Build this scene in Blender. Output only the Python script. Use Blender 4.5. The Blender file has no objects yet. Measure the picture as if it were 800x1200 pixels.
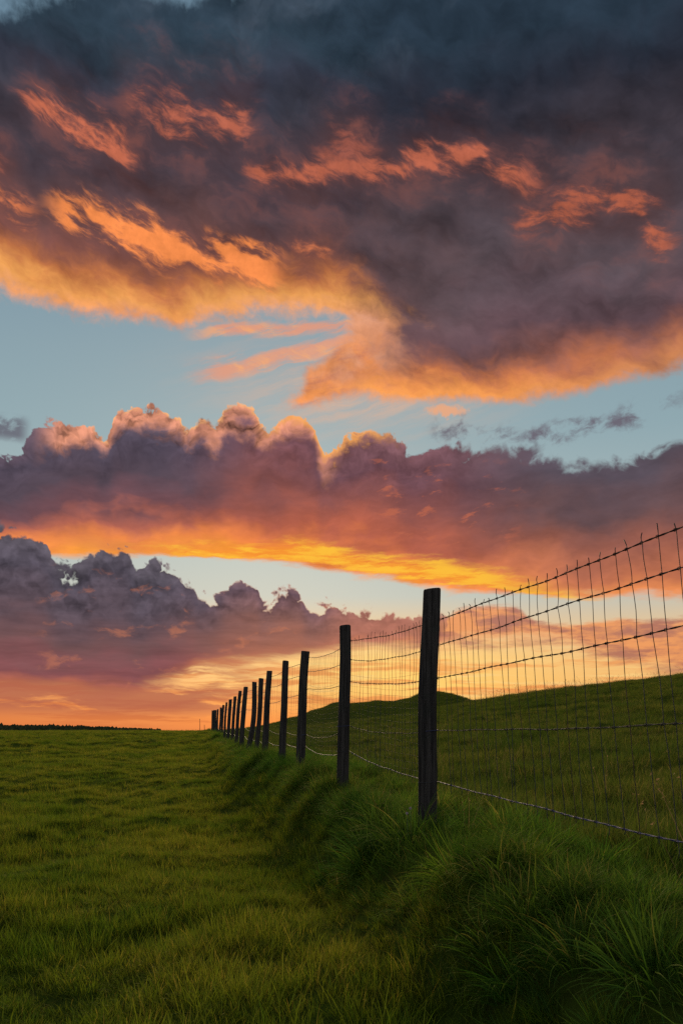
import bpy, bmesh, math, random
import numpy as np
from mathutils import Vector, Matrix

sc = bpy.context.scene
F = 953.0                 # focal length in pixels of an 800 x 1200 frame
HY = 856.0                # image row of the eye-level horizon

# ------------------------------------------------------------------ node helpers
class G:
    """tiny expression layer over one node tree"""
    def __init__(s, nt):
        s.nt = nt; s.n = nt.nodes; s.l = nt.links
    def new(s, t, **kw):
        nd = s.n.new(t)
        for k, v in kw.items(): setattr(nd, k, v)
        return nd
    def put(s, sock, v):
        if isinstance(v, X): s.l.new(v.s, sock)
        elif v is not None: sock.default_value = v
    def math(s, op, *a, clamp=False):
        nd = s.new('ShaderNodeMath', operation=op); nd.use_clamp = clamp
        for i, v in enumerate(a): s.put(nd.inputs[i], v)
        return X(s, nd.outputs[0])
    def vec(s, x=0.0, y=0.0, z=0.0):
        nd = s.new('ShaderNodeCombineXYZ')
        for i, v in enumerate((x, y, z)): s.put(nd.inputs[i], v)
        return X(s, nd.outputs[0])
    def sep(s, v):
        nd = s.new('ShaderNodeSeparateXYZ'); s.put(nd.inputs[0], v)
        return [X(s, o) for o in nd.outputs]
    def noise(s, v, scale, detail=4.0, rough=0.5, dist=0.0, lac=2.0):
        nd = s.new('ShaderNodeTexNoise', noise_dimensions='3D')
        s.put(nd.inputs['Vector'], v)
        for k, q in (('Scale', scale), ('Detail', detail), ('Roughness', rough), ('Distortion', dist), ('Lacunarity', lac)):
            nd.inputs[k].default_value = q
        return X(s, nd.outputs[0])
    def voro(s, v, scale, detail=2.0, rough=0.5, feature='F1', smooth=0.3, rand=1.0):
        nd = s.new('ShaderNodeTexVoronoi', feature=feature, voronoi_dimensions='2D')
        nd.normalize = False
        s.put(nd.inputs['Vector'], v)
        nd.inputs['Scale'].default_value = scale
        nd.inputs['Detail'].default_value = detail
        nd.inputs['Roughness'].default_value = rough
        nd.inputs['Randomness'].default_value = rand
        if feature == 'SMOOTH_F1': nd.inputs['Smoothness'].default_value = smooth
        return X(s, nd.outputs['Distance'])
    def ramp(s, f, stops, interp='LINEAR'):
        nd = s.new('ShaderNodeValToRGB'); cr = nd.color_ramp; cr.interpolation = interp
        els = cr.elements
        stops = sorted(stops, key=lambda q: q[0])
        els[0].position = stops[0][0]; els[0].color = (*stops[0][1], 1)
        els[1].position = stops[-1][0]; els[1].color = (*stops[-1][1], 1)
        for p, c in stops[1:-1]:
            e = els.new(p); e.color = (*c, 1)
        s.put(nd.inputs[0], f)
        return X(s, nd.outputs[0])
    def mix(s, f, a, b):
        nd = s.new('ShaderNodeMix', data_type='RGBA'); nd.clamp_factor = True
        s.put(nd.inputs[0], f)
        for i, v in ((6, a), (7, b)):
            if isinstance(v, tuple): v = (*v, 1)
            s.put(nd.inputs[i], v)
        return X(s, nd.outputs[2])
    def scalec(s, c, f, mode='MULTIPLY'):
        """colour times float"""
        nd = s.new('ShaderNodeVectorMath', operation='SCALE')
        if isinstance(c, tuple): nd.inputs[0].default_value = c
        else: s.put(nd.inputs[0], c)
        s.put(nd.inputs['Scale'], f)
        return X(s, nd.outputs[0])
    def addc(s, a, b):
        nd = s.new('ShaderNodeVectorMath', operation='ADD')
        for i, v in ((0, a), (1, b)):
            if isinstance(v, tuple): nd.inputs[i].default_value = v
            else: s.put(nd.inputs[i], v)
        return X(s, nd.outputs[0])
    def curve(s, x, pts, lo, hi):
        """smooth interpolation through pts (x, y); lo..hi is the x range"""
        ys = [p[1] for p in pts]; y0, y1 = min(ys), max(ys)
        if y1 - y0 < 1e-6: y1 = y0 + 1
        nd = s.new('ShaderNodeFloatCurve')
        c = nd.mapping.curves[0]
        q = sorted(((min(1, max(0, (px - lo) / (hi - lo))), (py - y0) / (y1 - y0)) for px, py in pts))
        c.points[0].location = q[0]; c.points[1].location = q[-1]
        for p in q[1:-1]: c.points.new(*p)
        for p in c.points: p.handle_type = 'AUTO_CLAMPED'
        nd.mapping.extend = 'HORIZONTAL'
        nd.mapping.update()
        s.put(nd.inputs['Value'], (x - lo) * (1.0 / (hi - lo)))
        return X(s, nd.outputs[0]) * (y1 - y0) + y0
    def ss(s, x, a, b):
        """smoothstep from a to b (a may exceed b)"""
        nd = s.new('ShaderNodeMapRange', interpolation_type='SMOOTHSTEP')
        s.put(nd.inputs['Value'], x)
        if a < b: f = (a, b, 0.0, 1.0)
        else: f = (b, a, 1.0, 0.0)
        for i, v in zip((1, 2, 3, 4), f): nd.inputs[i].default_value = v
        return X(s, nd.outputs[0])

class X:
    def __init__(s, g, sock): s.g = g; s.s = sock
    def __add__(s, o): return s.g.math('ADD', s, o)
    __radd__ = __add__
    def __mul__(s, o): return s.g.math('MULTIPLY', s, o)
    __rmul__ = __mul__
    def __sub__(s, o): return s.g.math('SUBTRACT', s, o)
    def __rsub__(s, o): return s.g.math('SUBTRACT', o, s)
    def __truediv__(s, o): return s.g.math('DIVIDE', s, o)
    def clamp(s): return s.g.math('ADD', s, 0.0, clamp=True)

def lin(r, g, b):
    f = lambda v: (v / 255 / 12.92) if v / 255 <= 0.04045 else ((v / 255 + 0.055) / 1.055) ** 2.4
    return (f(r), f(g), f(b))

def AE(px, py):
    """azimuth (0 ahead, + right) and elevation in degrees of a sight line"""
    a = math.atan((px - 400) / F)
    return math.degrees(a), math.degrees(math.atan((HY - py) / F * math.cos(a)))

SUN_AZ, SUN_EL = -5.0, 16.0
# ------------------------------------------------------------------ sky
def sky_zone(kind):
    """one zone of the sky as a node group with a single shader output"""
    nt = bpy.data.node_groups.new('sky_' + kind, 'ShaderNodeTree'); g = G(nt)
    nt.interface.new_socket('Shader', in_out='OUTPUT', socket_type='NodeSocketShader')
    co = g.new('ShaderNodeTexCoord')
    D = X(g, co.outputs['Generated'])
    x, y, z = g.sep(D)
    A = g.math('ARCTAN2', x, y) * (180 / math.pi)
    E = g.math('ARCSINE', z) * (180 / math.pi)
    el = lambda py, px=400: AE(px, py)[1]
    az = lambda px: AE(px, 200)[0]
    def q(sx=1.0, sy=1.0, ox=0.0, oy=0.0, rot=0.0, wx=None, wy=None):
        a, e = A, E
        if rot:
            c_, s_ = math.cos(math.radians(rot)), math.sin(math.radians(rot))
            a, e = A * c_ + E * s_, E * c_ - A * s_
        if wx is not None: a = a + wx
        if wy is not None: e = e + wy
        return g.vec(a * sx + ox, e * sy + oy, 0.0)
    def bound(pts):
        return g.curve(A, [AE(*p) for p in pts], -30, 30)
    def over(col, m, c): return g.mix(m, col, c)
    P = lambda py: AE(400, py)[1] / 50

    def warps(K):
        K.w1 = (g.noise(q(ox=11.3), 0.35, 3, 0.55) - 0.5)
        K.w2 = (g.noise(q(oy=47.7), 0.35, 3, 0.55) - 0.5)
        K.f1 = (g.noise(q(ox=5, oy=91.7), 1.5, 5, 0.6) - 0.5)
        K.f2 = (g.noise(q(ox=31, oy=3.7), 1.6, 4, 0.6) - 0.5)

    def air(K):
        base = g.ramp(E * (1 / 50), [
            (0.0, lin(236, 124, 60)), (P(845), lin(241, 128, 54)), (P(825), lin(239, 142, 66)), (P(800), lin(244, 184, 108)),
            (P(775), lin(244, 194, 124)), (P(740), lin(226, 194, 150)), (P(700), lin(186, 192, 184)), (P(640), lin(170, 186, 186)), (P(520), lin(142, 168, 176)),
            (P(430), lin(134, 160, 171)), (P(330), lin(122, 150, 166)), (P(100), lin(110, 146, 168)), (1.0, lin(88, 118, 146))])
        dA = (A - 5.0) * (1 / 9.0); dE = (E - 3.6) * (1 / 2.6)
        glow = g.math('EXPONENT', (dA * dA + dE * dE) * -1.0)
        base = g.mix(glow * 0.85, base, lin(255, 202, 98))
        lowl = g.ss(A, -4, -17) * g.ss(E, 5.2, 2.2)
        base = g.mix(lowl * 0.75, base, g.ramp(E * 0.2, [(0.0, lin(206, 106, 62)), (0.35, lin(226, 128, 66)), (0.6, lin(224, 146, 92)), (1.0, lin(214, 160, 120))]))
        nish = g.new('ShaderNodeTexSky', sky_type='NISHITA')
        nish.sun_disc = False
        nish.sun_elevation = math.radians(SUN_EL); nish.sun_rotation = math.radians(SUN_AZ)
        nish.air_density = 1.2; nish.dust_density = 1.5
        return g.mix(0.06, base, g.scalec(X(g, nish.outputs[0]), 0.06))

    def low_sky(K, col):
        """everything below the blue gap except the heaps"""
        w1, w2, f1 = K.w1, K.w2, K.f1
        st = g.noise(q(0.10, 1.25, 3.0, 2.0, wy=w2 * 0.5), 1.0, 5, 0.62)
        m = g.ss(st, 0.47, 0.60) * g.ss(E, 7.0, 3.6) * g.ss(E, -0.3, 0.9)
        col = over(col, m * 0.75, g.mix(g.ss(A, -16, 6), lin(214, 116, 64), lin(238, 146, 78)))
        st2 = g.noise(q(0.16, 2.6, 13.0, 7.0, wy=w1 * 0.5), 1.0, 5, 0.6)
        col = over(col, g.ss(st2, 0.52, 0.66) * g.ss(E, 7.4, 4) * g.ss(E, 0.9, 2.4) * g.ss(A, -12, -4) * 0.55, lin(253, 212, 136))
        smr = g.noise(q(0.12, 0.8, 23.0, 17.0, rot=-3, wy=w1), 1.0, 5, 0.6)
        m = g.ss(smr + g.ss(A, 0, -16) * 0.16, 0.50, 0.62) * g.ss(E, 0.6, 1.8) * g.ss(E, 6.5, 4.2) * g.ss(A, -3, -11)
        col = over(col, m * 0.8, lin(178, 100, 78))
        tb = bound([(430, 740), (520, 722), (575, 708), (620, 724), (660, 730), (720, 722), (770, 728), (800, 724), (850, 715)])
        bb = bound([(430, 765), (520, 758), (600, 752), (700, 768), (800, 786)])
        nn = g.noise(q(0.30, 1.3, 8, 4, wy=w1 * 0.4), 1.0, 6, 0.62)
        m = g.ss(tb - E + (nn - 0.5) * 1.6, -0.15, 0.35) * g.ss(E - bb + (nn - 0.5) * 2.8, -0.8, 0.9) * g.ss(A, 2.0, 6)
        return over(col, m * 0.9, g.mix(g.ss(nn, 0.40, 0.62), lin(238, 152, 92), lin(174, 106, 90)))

    def bank(K, col):
        w1, w2, f1, f2 = K.w1, K.w2, K.f1, K.f2
        w3 = g.noise(q(0.5, 0.5, 71.0, 13.0), 0.35, 2, 0.5) - 0.5
        wq = lambda dx=0.0, dy=0.0: g.vec((A + w1 * 3.4 + f1 * 0.7 + dx) * (0.92 + w3 * 0.5), (E + w2 * 3.4 + w3 * 3 + f2 * 0.7 + dy) * 1.15, 0.0)
        pf0 = g.voro(wq(), 0.36, 3.4, 0.58)
        pf1 = g.voro(wq(-0.20, 0.50), 0.36, 3.4, 0.58)
        relief = (pf1 - pf0)
        K.pf0 = pf0; K.relief = relief
        top = bound([(-40, 520), (0, 524), (28, 512), (45, 492), (70, 485), (105, 488), (122, 506), (133, 480), (165, 468), (210, 476), (222, 492), (236, 478), (252, 486), (262, 476),
                     (288, 470), (312, 488), (330, 484), (352, 480), (372, 498), (382, 518), (400, 510), (430, 502), (455, 502), (480, 522), (520, 514), (560, 522), (585, 518), (625, 524), (655, 532), (690, 537), (720, 535), (760, 524), (800, 506), (850, 500)])
        bot = bound([(-40, 655), (0, 652), (60, 650), (130, 652), (200, 655), (300, 655), (380, 668), (450, 678), (520, 690), (600, 696), (700, 700), (800, 700), (850, 700)])
        edge = top - E + (0.42 - pf0) * (0.8 + w3 * 2.2) + f1 * 0.85 + (w2 * 1.2)
        sw = 0.10 + g.ss(A, 3, 12) * 0.30
        m_mid = g.ss((edge - 0.04) / sw, -1.0, 1.2)
        bn = g.noise(q(0.22, 0.9, 2.0, 9.0, wy=w1 * 0.8), 1.0, 4, 0.6)
        m_mid = m_mid * g.ss(E - bot + (bn - 0.5) * 2.0, -0.3, 0.45)
        t = (E - bot) / (top - bot)
        tn = (t + (g.noise(q(0.16, 0.30, 71, 3, wx=w1 * 2, wy=w2 * 2), 1.0, 4, 0.55) - 0.5) * 0.5)
        cl = g.ramp(tn, [(0.0, lin(250, 156, 66)), (0.13, lin(236, 136, 74)), (0.24, lin(180, 102, 84)), (0.36, lin(114, 78, 84)), (0.55, lin(88, 74, 85)), (0.78, lin(81, 72, 86)), (1.0, lin(104, 86, 98))])
        cm = g.ramp(tn, [(0.0, lin(250, 150, 60)), (0.10, lin(232, 128, 68)), (0.30, lin(182, 98, 76)), (0.50, lin(142, 84, 78)), (0.75, lin(112, 76, 84)), (1.0, lin(124, 86, 92))])
        cr = g.ramp(tn, [(0.0, lin(236, 144, 84)), (0.14, lin(200, 118, 84)), (0.34, lin(150, 92, 78)), (0.60, lin(104, 78, 80)), (0.85, lin(86, 76, 86)), (1.0, lin(94, 84, 95))])
        cc = g.mix(g.ss(A, -13, -3.5), cl, cm); cc = g.mix(g.ss(A, 5, 15), cc, cr)
        detail = g.noise(q(0.5, 0.9, 4, 5, wx=w1, wy=w2), 1.0, 6, 0.62) - 0.5
        K.detail = detail
        flow = g.noise(q(0.16, 0.62, 8, 15, rot=4, wx=w1 * 1.5, wy=w2 * 1.6), 1.0, 6, 0.58)
        cc = g.scalec(cc, 1.0 + relief * 0.75 * g.ss(t, 0.45, 0.95) * g.ss(A, 14, 2) + detail * 0.45 + (flow - 0.5) * 0.8)
        # warm lit heads, strongest upper left
        lump = g.noise(q(0.25, 0.3, 3, 61), 1.0, 3, 0.5) - 0.5
        lit = g.ss(edge + detail * 1.6 + lump * 4.0, 2.0, 0.5) * g.ss(A, -21, -18.5) * g.ss(A, 1.0, -2.5)
        cc = g.mix(lit * 0.85, cc, g.scalec(lin(222, 146, 114), 0.92 + relief * 1.3 + detail * 0.9))
        rim = g.ss(edge + detail * 0.8, 0.40, 0.02) * g.ss(A, -20, -15) * g.ss(A, 5.5, 1.5) * g.ss(lump + relief * 0.6, -0.16, 0.12)
        cc = g.mix(rim * 0.85, cc, lin(255, 188, 122))
        cc = g.mix(g.ss(edge + detail * 1.0, 0.9, 0.0) * g.ss(A, -6.5, -3.5) * g.ss(A, 4.5, 1.5) * 0.85, cc, lin(250, 170, 92))
        sl = g.noise(q(0.42, 1.15, 44, 21, rot=8, wy=w1), 1.0, 5, 0.6)
        cc = g.mix(g.ss(sl, 0.56, 0.66) * g.ss(A, -1, 4) * g.ss(A, 14, 9) * g.ss(t, 0.2, 0.35) * g.ss(t, 0.95, 0.7) * 0.7, cc, lin(190, 104, 78))
        # incandescent band under the bank
        yb_t = bound([(0, 605), (60, 612), (180, 640), (280, 640), (350, 634), (420, 648), (500, 656), (600, 674), (680, 688), (750, 690)])
        yb_b = bound([(0, 640), (60, 640), (200, 652), (300, 656), (380, 664), (450, 674), (520, 684), (590, 694), (680, 704), (750, 704)])
        yn = g.noise(q(0.33, 2.2, 9, 12, wy=w1 * 0.3 + f1 * 0.3), 1.0, 6, 0.6) - 0.5
        hot = g.mix(g.ss(yn + g.ss(A, -9, 1) * 0.10, -0.06, 0.20), lin(246, 146, 50), lin(255, 194, 60))
        hot = g.mix(g.ss(A, -10, -18), hot, lin(214, 128, 84))
        m_y = g.ss(yb_t - E + yn * 1.6, -0.5, 0.5) * g.ss(E - yb_b + yn * 1.4, -0.10, 0.30)
        col = over(col, m_y * g.ss(A, 20, 14), hot)
        tw = g.noise(q(0.5, 0.8, 61, 33, rot=12, wx=w1 * 1.5 + f1 * 0.4, wy=w2 * 1.5 + f2 * 0.4), 1.0, 6, 0.6)
        d1 = g.ss(g.math('ABSOLUTE', E - bound([(480, 505), (540, 505), (600, 515), (660, 505), (700, 498), (790, 468)])), 1.6, 0.1)
        m_tw = g.ss(tw + d1 * 0.2, 0.62, 0.84) * g.ss(A, 5.5, 7.5) * d1 * g.ss(A, 24, 21)
        m_tw2 = g.ss(tw + d1 * 0.0, 0.40, 0.56) * g.ss(A, -20.7, -21.7) * g.ss(g.math('ABSOLUTE', E - el(500, 0)), 1.0, 0.3)
        col = over(col, m_tw * 0.85, lin(100, 86, 100))
        col = over(col, m_tw2 * 0.8, lin(96, 90, 104))
        col = over(col, m_mid, cc)
        m_y2 = g.ss(yb_t - E + yn * 1.9, -0.45, 0.6) * g.ss(E - yb_b + yn * 1.4, -0.05, 0.3) * g.ss(A, -22, -10) * g.ss(A, 17, 9)
        return over(col, m_y2 * 0.92, hot)

    def heap(K, col):
        w1, w2, f1, f2 = K.w1, K.w2, K.f1, K.f2
        top2 = bound([(-60, 604), (0, 606), (30, 604), (52, 612), (62, 640), (80, 652), (100, 644), (112, 626), (136, 618), (154, 636), (168, 656), (184, 648), (208, 650), (226, 668), (242, 692), (256, 682), (272, 664),
                      (298, 662), (310, 684), (328, 676), (345, 674), (358, 696), (374, 708), (388, 697), (402, 694), (430, 702), (450, 700), (500, 704), (530, 730), (560, 748), (600, 760), (620, 790)])
        bot2 = bound([(-60, 796), (0, 804), (80, 806), (120, 814), (175, 806), (212, 796), (240, 780), (300, 776), (360, 770), (430, 758), (500, 752), (560, 756), (620, 792)])
        pg0 = g.voro(g.vec(A + w2 * 1.6 + f2 * 0.6 + 30, (E + w1 * 1.6 + f1 * 0.6) * 1.1, 0.0), 0.42, 3.0, 0.58)
        pg1 = g.voro(g.vec(A + w2 * 1.6 + f2 * 0.6 + 30.1, (E + w1 * 1.6 + f1 * 0.6 + 0.5) * 1.1, 0.0), 0.42, 3.0, 0.58)
        rel2 = pg1 - pg0
        edge2 = top2 - E + (0.42 - pg0) * 1.7 + f2 * 0.45 + w1 * 1.2
        m_low = g.ss(edge2, -0.08, 0.32) * g.ss(A, az(600), az(470))
        bn2 = g.noise(q(0.15, 1.2, 6, 2, wy=w2 * 0.6), 1.0, 5, 0.6) - 0.5
        m_low = m_low * g.ss(E - bot2 + bn2 * 2.4, -0.5, 0.8)
        gap = g.ss(g.noise(q(0.34, 0.75, 90, 12, rot=8, wx=w2 * 2.4 + f2 * 0.5, wy=w1 * 2.0), 1.0, 5, 0.6), 0.56, 0.70) * g.ss(E, 2.2, 3.6) * g.ss(A, -21.5, -19)
        
        t2 = ((E - bot2) / (top2 - bot2)) + (g.noise(q(0.13, 0.45, 9, 31, wy=w1 * 1.5), 1.0, 4, 0.55) - 0.5) * 0.4
        l1 = g.ramp(t2, [(0.0, lin(176, 100, 78)), (0.12, lin(136, 82, 84)), (0.30, lin(116, 83, 84)), (0.50, lin(92, 77, 85)), (0.75, lin(82, 75, 86)), (1.0, lin(96, 89, 98))])
        l2 = g.ramp(t2, [(0.0, lin(192, 116, 82)), (0.25, lin(162, 104, 86)), (0.50, lin(134, 94, 88)), (0.80, lin(104, 80, 88)), (1.0, lin(134, 100, 102))])
        lc = g.mix(g.ss(A, -13, -4), l1, l2)
        lc = g.scalec(lc, 1.0 + rel2 * 0.8 * g.ss(t2, 0.3, 0.7) + bn2 * 0.9)
        lc = g.mix(g.ss(edge2, 0.35, 0.04) * g.ss(A, -16, -4) * 0.7, lc, lin(214, 146, 120))
        lc = g.mix(g.ss(A, az(350), az(440)) * 0.65, lc, g.scalec(lin(186, 118, 98), 1.0 + bn2 * 0.8 + rel2 * 0.4))
        lc = g.mix(gap * 0.45, lc, lin(206, 124, 88))
        return over(col, m_low, lc)

    def deck(K, col):
        w1, w2, f1, f2 = K.w1, K.w2, K.f1, K.f2
        ub = bound([(-60, 300), (0, 338), (60, 362), (110, 372), (180, 384), (240, 378), (310, 372), (370, 370), (425, 374), (450, 390), (470, 400)])
        ub2 = bound([(300, 486), (340, 484), (380, 474), (450, 468), (520, 470), (580, 474), (640, 470), (700, 456), (760, 440), (800, 432), (860, 430)])
        un = g.noise(q(0.26, 0.50, 15, 8, rot=-16, wx=w1 * 2, wy=w2 * 2), 1.0, 6, 0.6) - 0.5
        eL = E - ub + un * 2.0 + f1 * 0.5
        eR = E - ub2 + un * 1.6 + f2 * 0.6
        lx = g.curve(E, [(el(500), 2.5), (el(490, 340), az(335)), (el(460, 345), az(345)), (el(430), az(372)), (el(405), az(395)), (el(385), az(410)), (el(350), az(300)), (el(330), az(250))], 0, 50)
        aR = A - lx + un * 4.5 + f1 * 0.8
        mL = g.ss(eL + f1 * 0.6, -0.4, 0.8); mR = g.ss(eR, -0.3, 0.6) * g.ss(aR, -0.6, 1.0)
        m_up = g.math('MAXIMUM', mL, mR)
        big = (g.noise(q(0.10, 0.16, 3, 77, rot=-14, wx=w1 * 2, wy=w2 * 2), 1.0, 4, 0.55) - 0.5)
        eE = E + big * 9.0
        dl = g.ramp(eE * (1 / 50), [(P(420), lin(122, 80, 82)), (P(340), lin(118, 78, 78)), (P(280), lin(86, 68, 73)), (P(220), lin(71, 62, 71)), (P(160), lin(60, 60, 71)), (P(110), lin(54, 58, 72)), (P(50), lin(50, 66, 80)), (1.0, lin(54, 72, 90))])
        dr = g.ramp(eE * (1 / 50), [(P(460), lin(150, 98, 88)), (P(400), lin(100, 77, 84)), (P(330), lin(90, 78, 85)), (P(250), lin(76, 66, 73)), (P(180), lin(57, 53, 62)), (P(120), lin(42, 46, 58)), (P(50), lin(42, 56, 70)), (1.0, lin(46, 64, 80))])
        dc = g.mix(g.ss(A, -4, 6), dl, dr)
        ua = g.noise(q(0.17, 0.36, 33, 8, rot=-12, wx=w1 * 2.5, wy=w2 * 2), 1.0, 7, 0.57)
        ub_ = g.noise(q(0.17, 0.36, 33.12, 7.66, rot=-12, wx=w1 * 2.5, wy=w2 * 2), 1.0, 6, 0.57)
        fold = ua - ub_
        udet = (ua - 0.5) * 0.55 + fold * 0.6
        dc = g.scalec(dc, 0.90 + udet * 1.6 + w1 * 0.3)
        # warm brown glow high above both lips
        wb = g.ss(E + big * 10 + un * 3, el(215), el(330)) * g.ss(A + un * 8, 14, -4)
        dc = g.mix(wb * 0.28, dc, g.scalec(lin(140, 88, 74), 1.0 + udet * 0.9))
        lipL = g.ss(eL + un * 1.8, 4.6, 0.2) * g.ss(A + un * 7 + (E - el(350)) * 0.5, 4.6, -0.6)
        lipc = g.ramp(eL * (1 / 5.0) + un * 0.25, [(0.0, lin(232, 168, 134)), (0.10, lin(244, 168, 112)), (0.24, lin(252, 172, 90)), (0.45, lin(230, 136, 66)), (0.72, lin(166, 94, 66)), (1.0, lin(120, 76, 72))])
        dc = g.mix(lipL * 0.95, dc, g.scalec(lipc, 1.0 + f1 * 0.45 + udet * 0.7))
        lRc = g.ramp(eR * (1 / 4.5) + un * 0.3, [(0.0, lin(230, 158, 118)), (0.15, lin(246, 158, 84)), (0.40, lin(214, 124, 70)), (0.75, lin(152, 92, 78)), (1.0, lin(120, 82, 82))])
        hR = g.ss(eR + un * 3.0 + big * 8.0, 3.9, 0.2) * g.ss(A, -6, -3.5)
        dc = g.mix(hR * g.ss(aR, -1.0, 0.2) * (1.0 - g.ss(A, 7, 22) * 0.5), dc, g.scalec(lRc, 1.0 + f2 * 0.5 + udet * 0.5))
        n_q = g.noise(q(0.22, 0.9, 61, 24, rot=14, wx=w1, wy=w2), 1.0, 5, 0.6)
        hF = g.ss(aR + un * 4.0, 5.0, 0.0) * g.ss(E, el(350), el(425))
        dc = g.mix(hF * 0.9, dc, g.scalec(g.mix(g.ss(n_q, 0.45, 0.62), lin(236, 146, 84), lin(196, 120, 92)), 1.0 + f1 * 0.5 + udet * 0.8))

        n_a = g.noise(q(0.25, 0.95, 3.1, 7.2, rot=-20, wx=w1 * 1.4, wy=w2 * 1.4), 1.0, 7, 0.64)
        n_b = g.noise(q(0.27, 0.90, 24.1, 55.4, rot=-10, wx=w1 * 1.4, wy=w2 * 1.4), 1.0, 7, 0.64)
        def streak(n_, pts, wid, a0, a1, thr):
            d = g.math('ABSOLUTE', E - bound(pts) + w1 * 1.4) * (1.0 / wid)
            fade = g.ss(A, az(a0) - 1.2, az(a0) + 1.2) * g.ss(A, az(a1) + 1.2, az(a1) - 1.2)
            v = n_ - d * 0.16 - 0.10 * (1.0 - fade)
            return (g.ss(v, thr - 0.13, thr + 0.16) * fade * g.ss(d, 2.0, 0.8), g.ss(v, thr - 0.06, thr + 0.12), g.ss(d + (n_ - 0.5) * 4.0, 3.4, 0.4) * fade)
        S = [
            (streak(n_a, [(20, 104), (60, 130), (110, 152), (160, 182)], 0.85, 25, 165, 0.40), lin(192, 104, 76)),
            (streak(n_b, [(130, 135), (190, 132), (230, 148), (300, 128)], 1.3, 135, 300, 0.46), lin(176, 96, 74)),
            (streak(n_a, [(285, 200), (340, 204), (400, 196), (470, 196), (520, 182), (580, 196), (630, 216)], 0.85, 288, 630, 0.40), lin(178, 96, 72)),
            (streak(n_b, [(370, 172), (420, 172), (450, 180)], 1.0, 375, 440, 0.44), lin(150, 84, 70)),
            (streak(n_b, [(600, 262), (640, 252), (700, 234), (760, 262), (800, 272)], 1.3, 604, 790, 0.43), lin(172, 92, 68)),
            (streak(n_a, [(55, 238), (110, 258), (160, 274), (210, 296), (260, 306), (320, 312)], 1.0, 62, 325, 0.34), lin(236, 136, 74)),
            (streak(n_b, [(330, 300), (400, 300), (460, 322)], 1.0, 335, 400, 0.47), lin(190, 108, 72)),
            (streak(n_a, [(-60, 190), (0, 184), (25, 190)], 0.8, -60, 14, 0.42), lin(166, 92, 72)),
            (streak(n_b, [(-60, 206), (0, 230), (40, 250)], 1.1, -60, 34, 0.38), lin(216, 120, 74))]
        for (ms, mi, mh), cs in S:
            dc = g.mix(mh * (0.14 + g.ss(fold, 0.0, 0.16) * 0.4), dc, lin(134, 80, 70))
            dc = g.mix(ms * 0.95, dc, g.mix(mi, g.scalec(lin(124, 76, 70), 1.0 + udet * 0.8), g.scalec(cs, 1.15 + f1 * 0.7 + udet * 0.9)))
        hole = g.ss(E - bound([(-40, 60), (10, 30), (60, 18), (120, 2), (200, 12), (238, 14), (262, -25), (272, 12), (290, 4), (300, -30), (420, -30), (720, -12), (760, -4), (800, -14)]) + f1 * 1.0 + un * 2.5, 0.0, 1.2)
        soft = g.ss(g.noise(q(0.12, 0.19, 53, 19, rot=20, wx=w1 * 2, wy=w2 * 2), 1.0, 5, 0.55), 0.50, 0.72) * g.ss(E, el(130), el(20))
        dc = g.mix(soft * 0.35, dc, lin(104, 118, 136))
        dc = g.mix(hole * 0.8, dc, lin(122, 152, 172))
        # scraps in the blue gap
        d3 = g.ss(g.math('ABSOLUTE', E - bound([(200, 440), (260, 432), (330, 418), (400, 404), (440, 392)]) + w1 * 0.7), 1.3, 0.2)
        d4 = g.ss(g.math('ABSOLUTE', E - bound([(220, 392), (260, 388), (320, 386), (420, 380)]) + w2 * 0.7), 0.8, 0.1)
        dd = g.math('MAXIMUM', d3, d4)
        n_c = g.noise(q(0.17, 1.35, 4, 25, rot=14, wx=w1 * 1.2, wy=w2 * 0.9), 1.0, 7, 0.62)
        m_ci = g.ss(n_c + dd * 0.22, 0.54, 0.78) * g.ss(A, -11.5, -8.0) * g.ss(A, 4, 1) * dd
        col = over(col, m_ci * 0.9, g.mix(g.ss(n_a, 0.48, 0.66), lin(224, 152, 124), lin(248, 168, 108)))
        hx = (A - az(420)) * (1 / 8.0); hy = (E - el(455)) * (1 / 2.6)
        col = over(col, g.math('EXPONENT', (hx * hx + hy * hy) * -1.0) * (0.15 + g.ss(n_c, 0.35, 0.7) * 0.55), lin(238, 180, 140))
        bx = (A - az(522) + f1 * 1.6) * (1 / 1.3); by = (E - el(481, 520) + f2 * 1.0 + f1 * 0.5 + (A - az(522)) * 0.10) * (1 / 0.36)
        col = over(col, g.ss(bx * bx + by * by, 1.6, 0.2) * 0.75, lin(244, 168, 116))
        return over(col, m_up, dc)

    class K: pass
    def bgnode(c):
        n_ = g.new('ShaderNodeBackground'); g.put(n_.inputs['Color'], c); return n_.outputs[0]
    k = K()
    if kind == 'back':
        nb = g.noise(D, 2.2, 4, 0.6)
        back = g.mix(g.ss(nb, 0.4, 0.62), lin(176, 188, 200), lin(142, 146, 154))
        res = bgnode(g.mix(g.ss(E, -0.2, -3.0), back, lin(30, 34, 24)))
    else:
        warps(k); c = air(k)
        if kind == 'high': c = deck(k, c)
        if kind == 'middle': c = bank(k, deck(k, c))
        if kind == 'low': c = heap(k, bank(k, low_sky(k, c)))
        res = bgnode(c)
    go = g.new('NodeGroupOutput'); g.l.new(res, go.inputs[0])
    return nt

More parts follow.
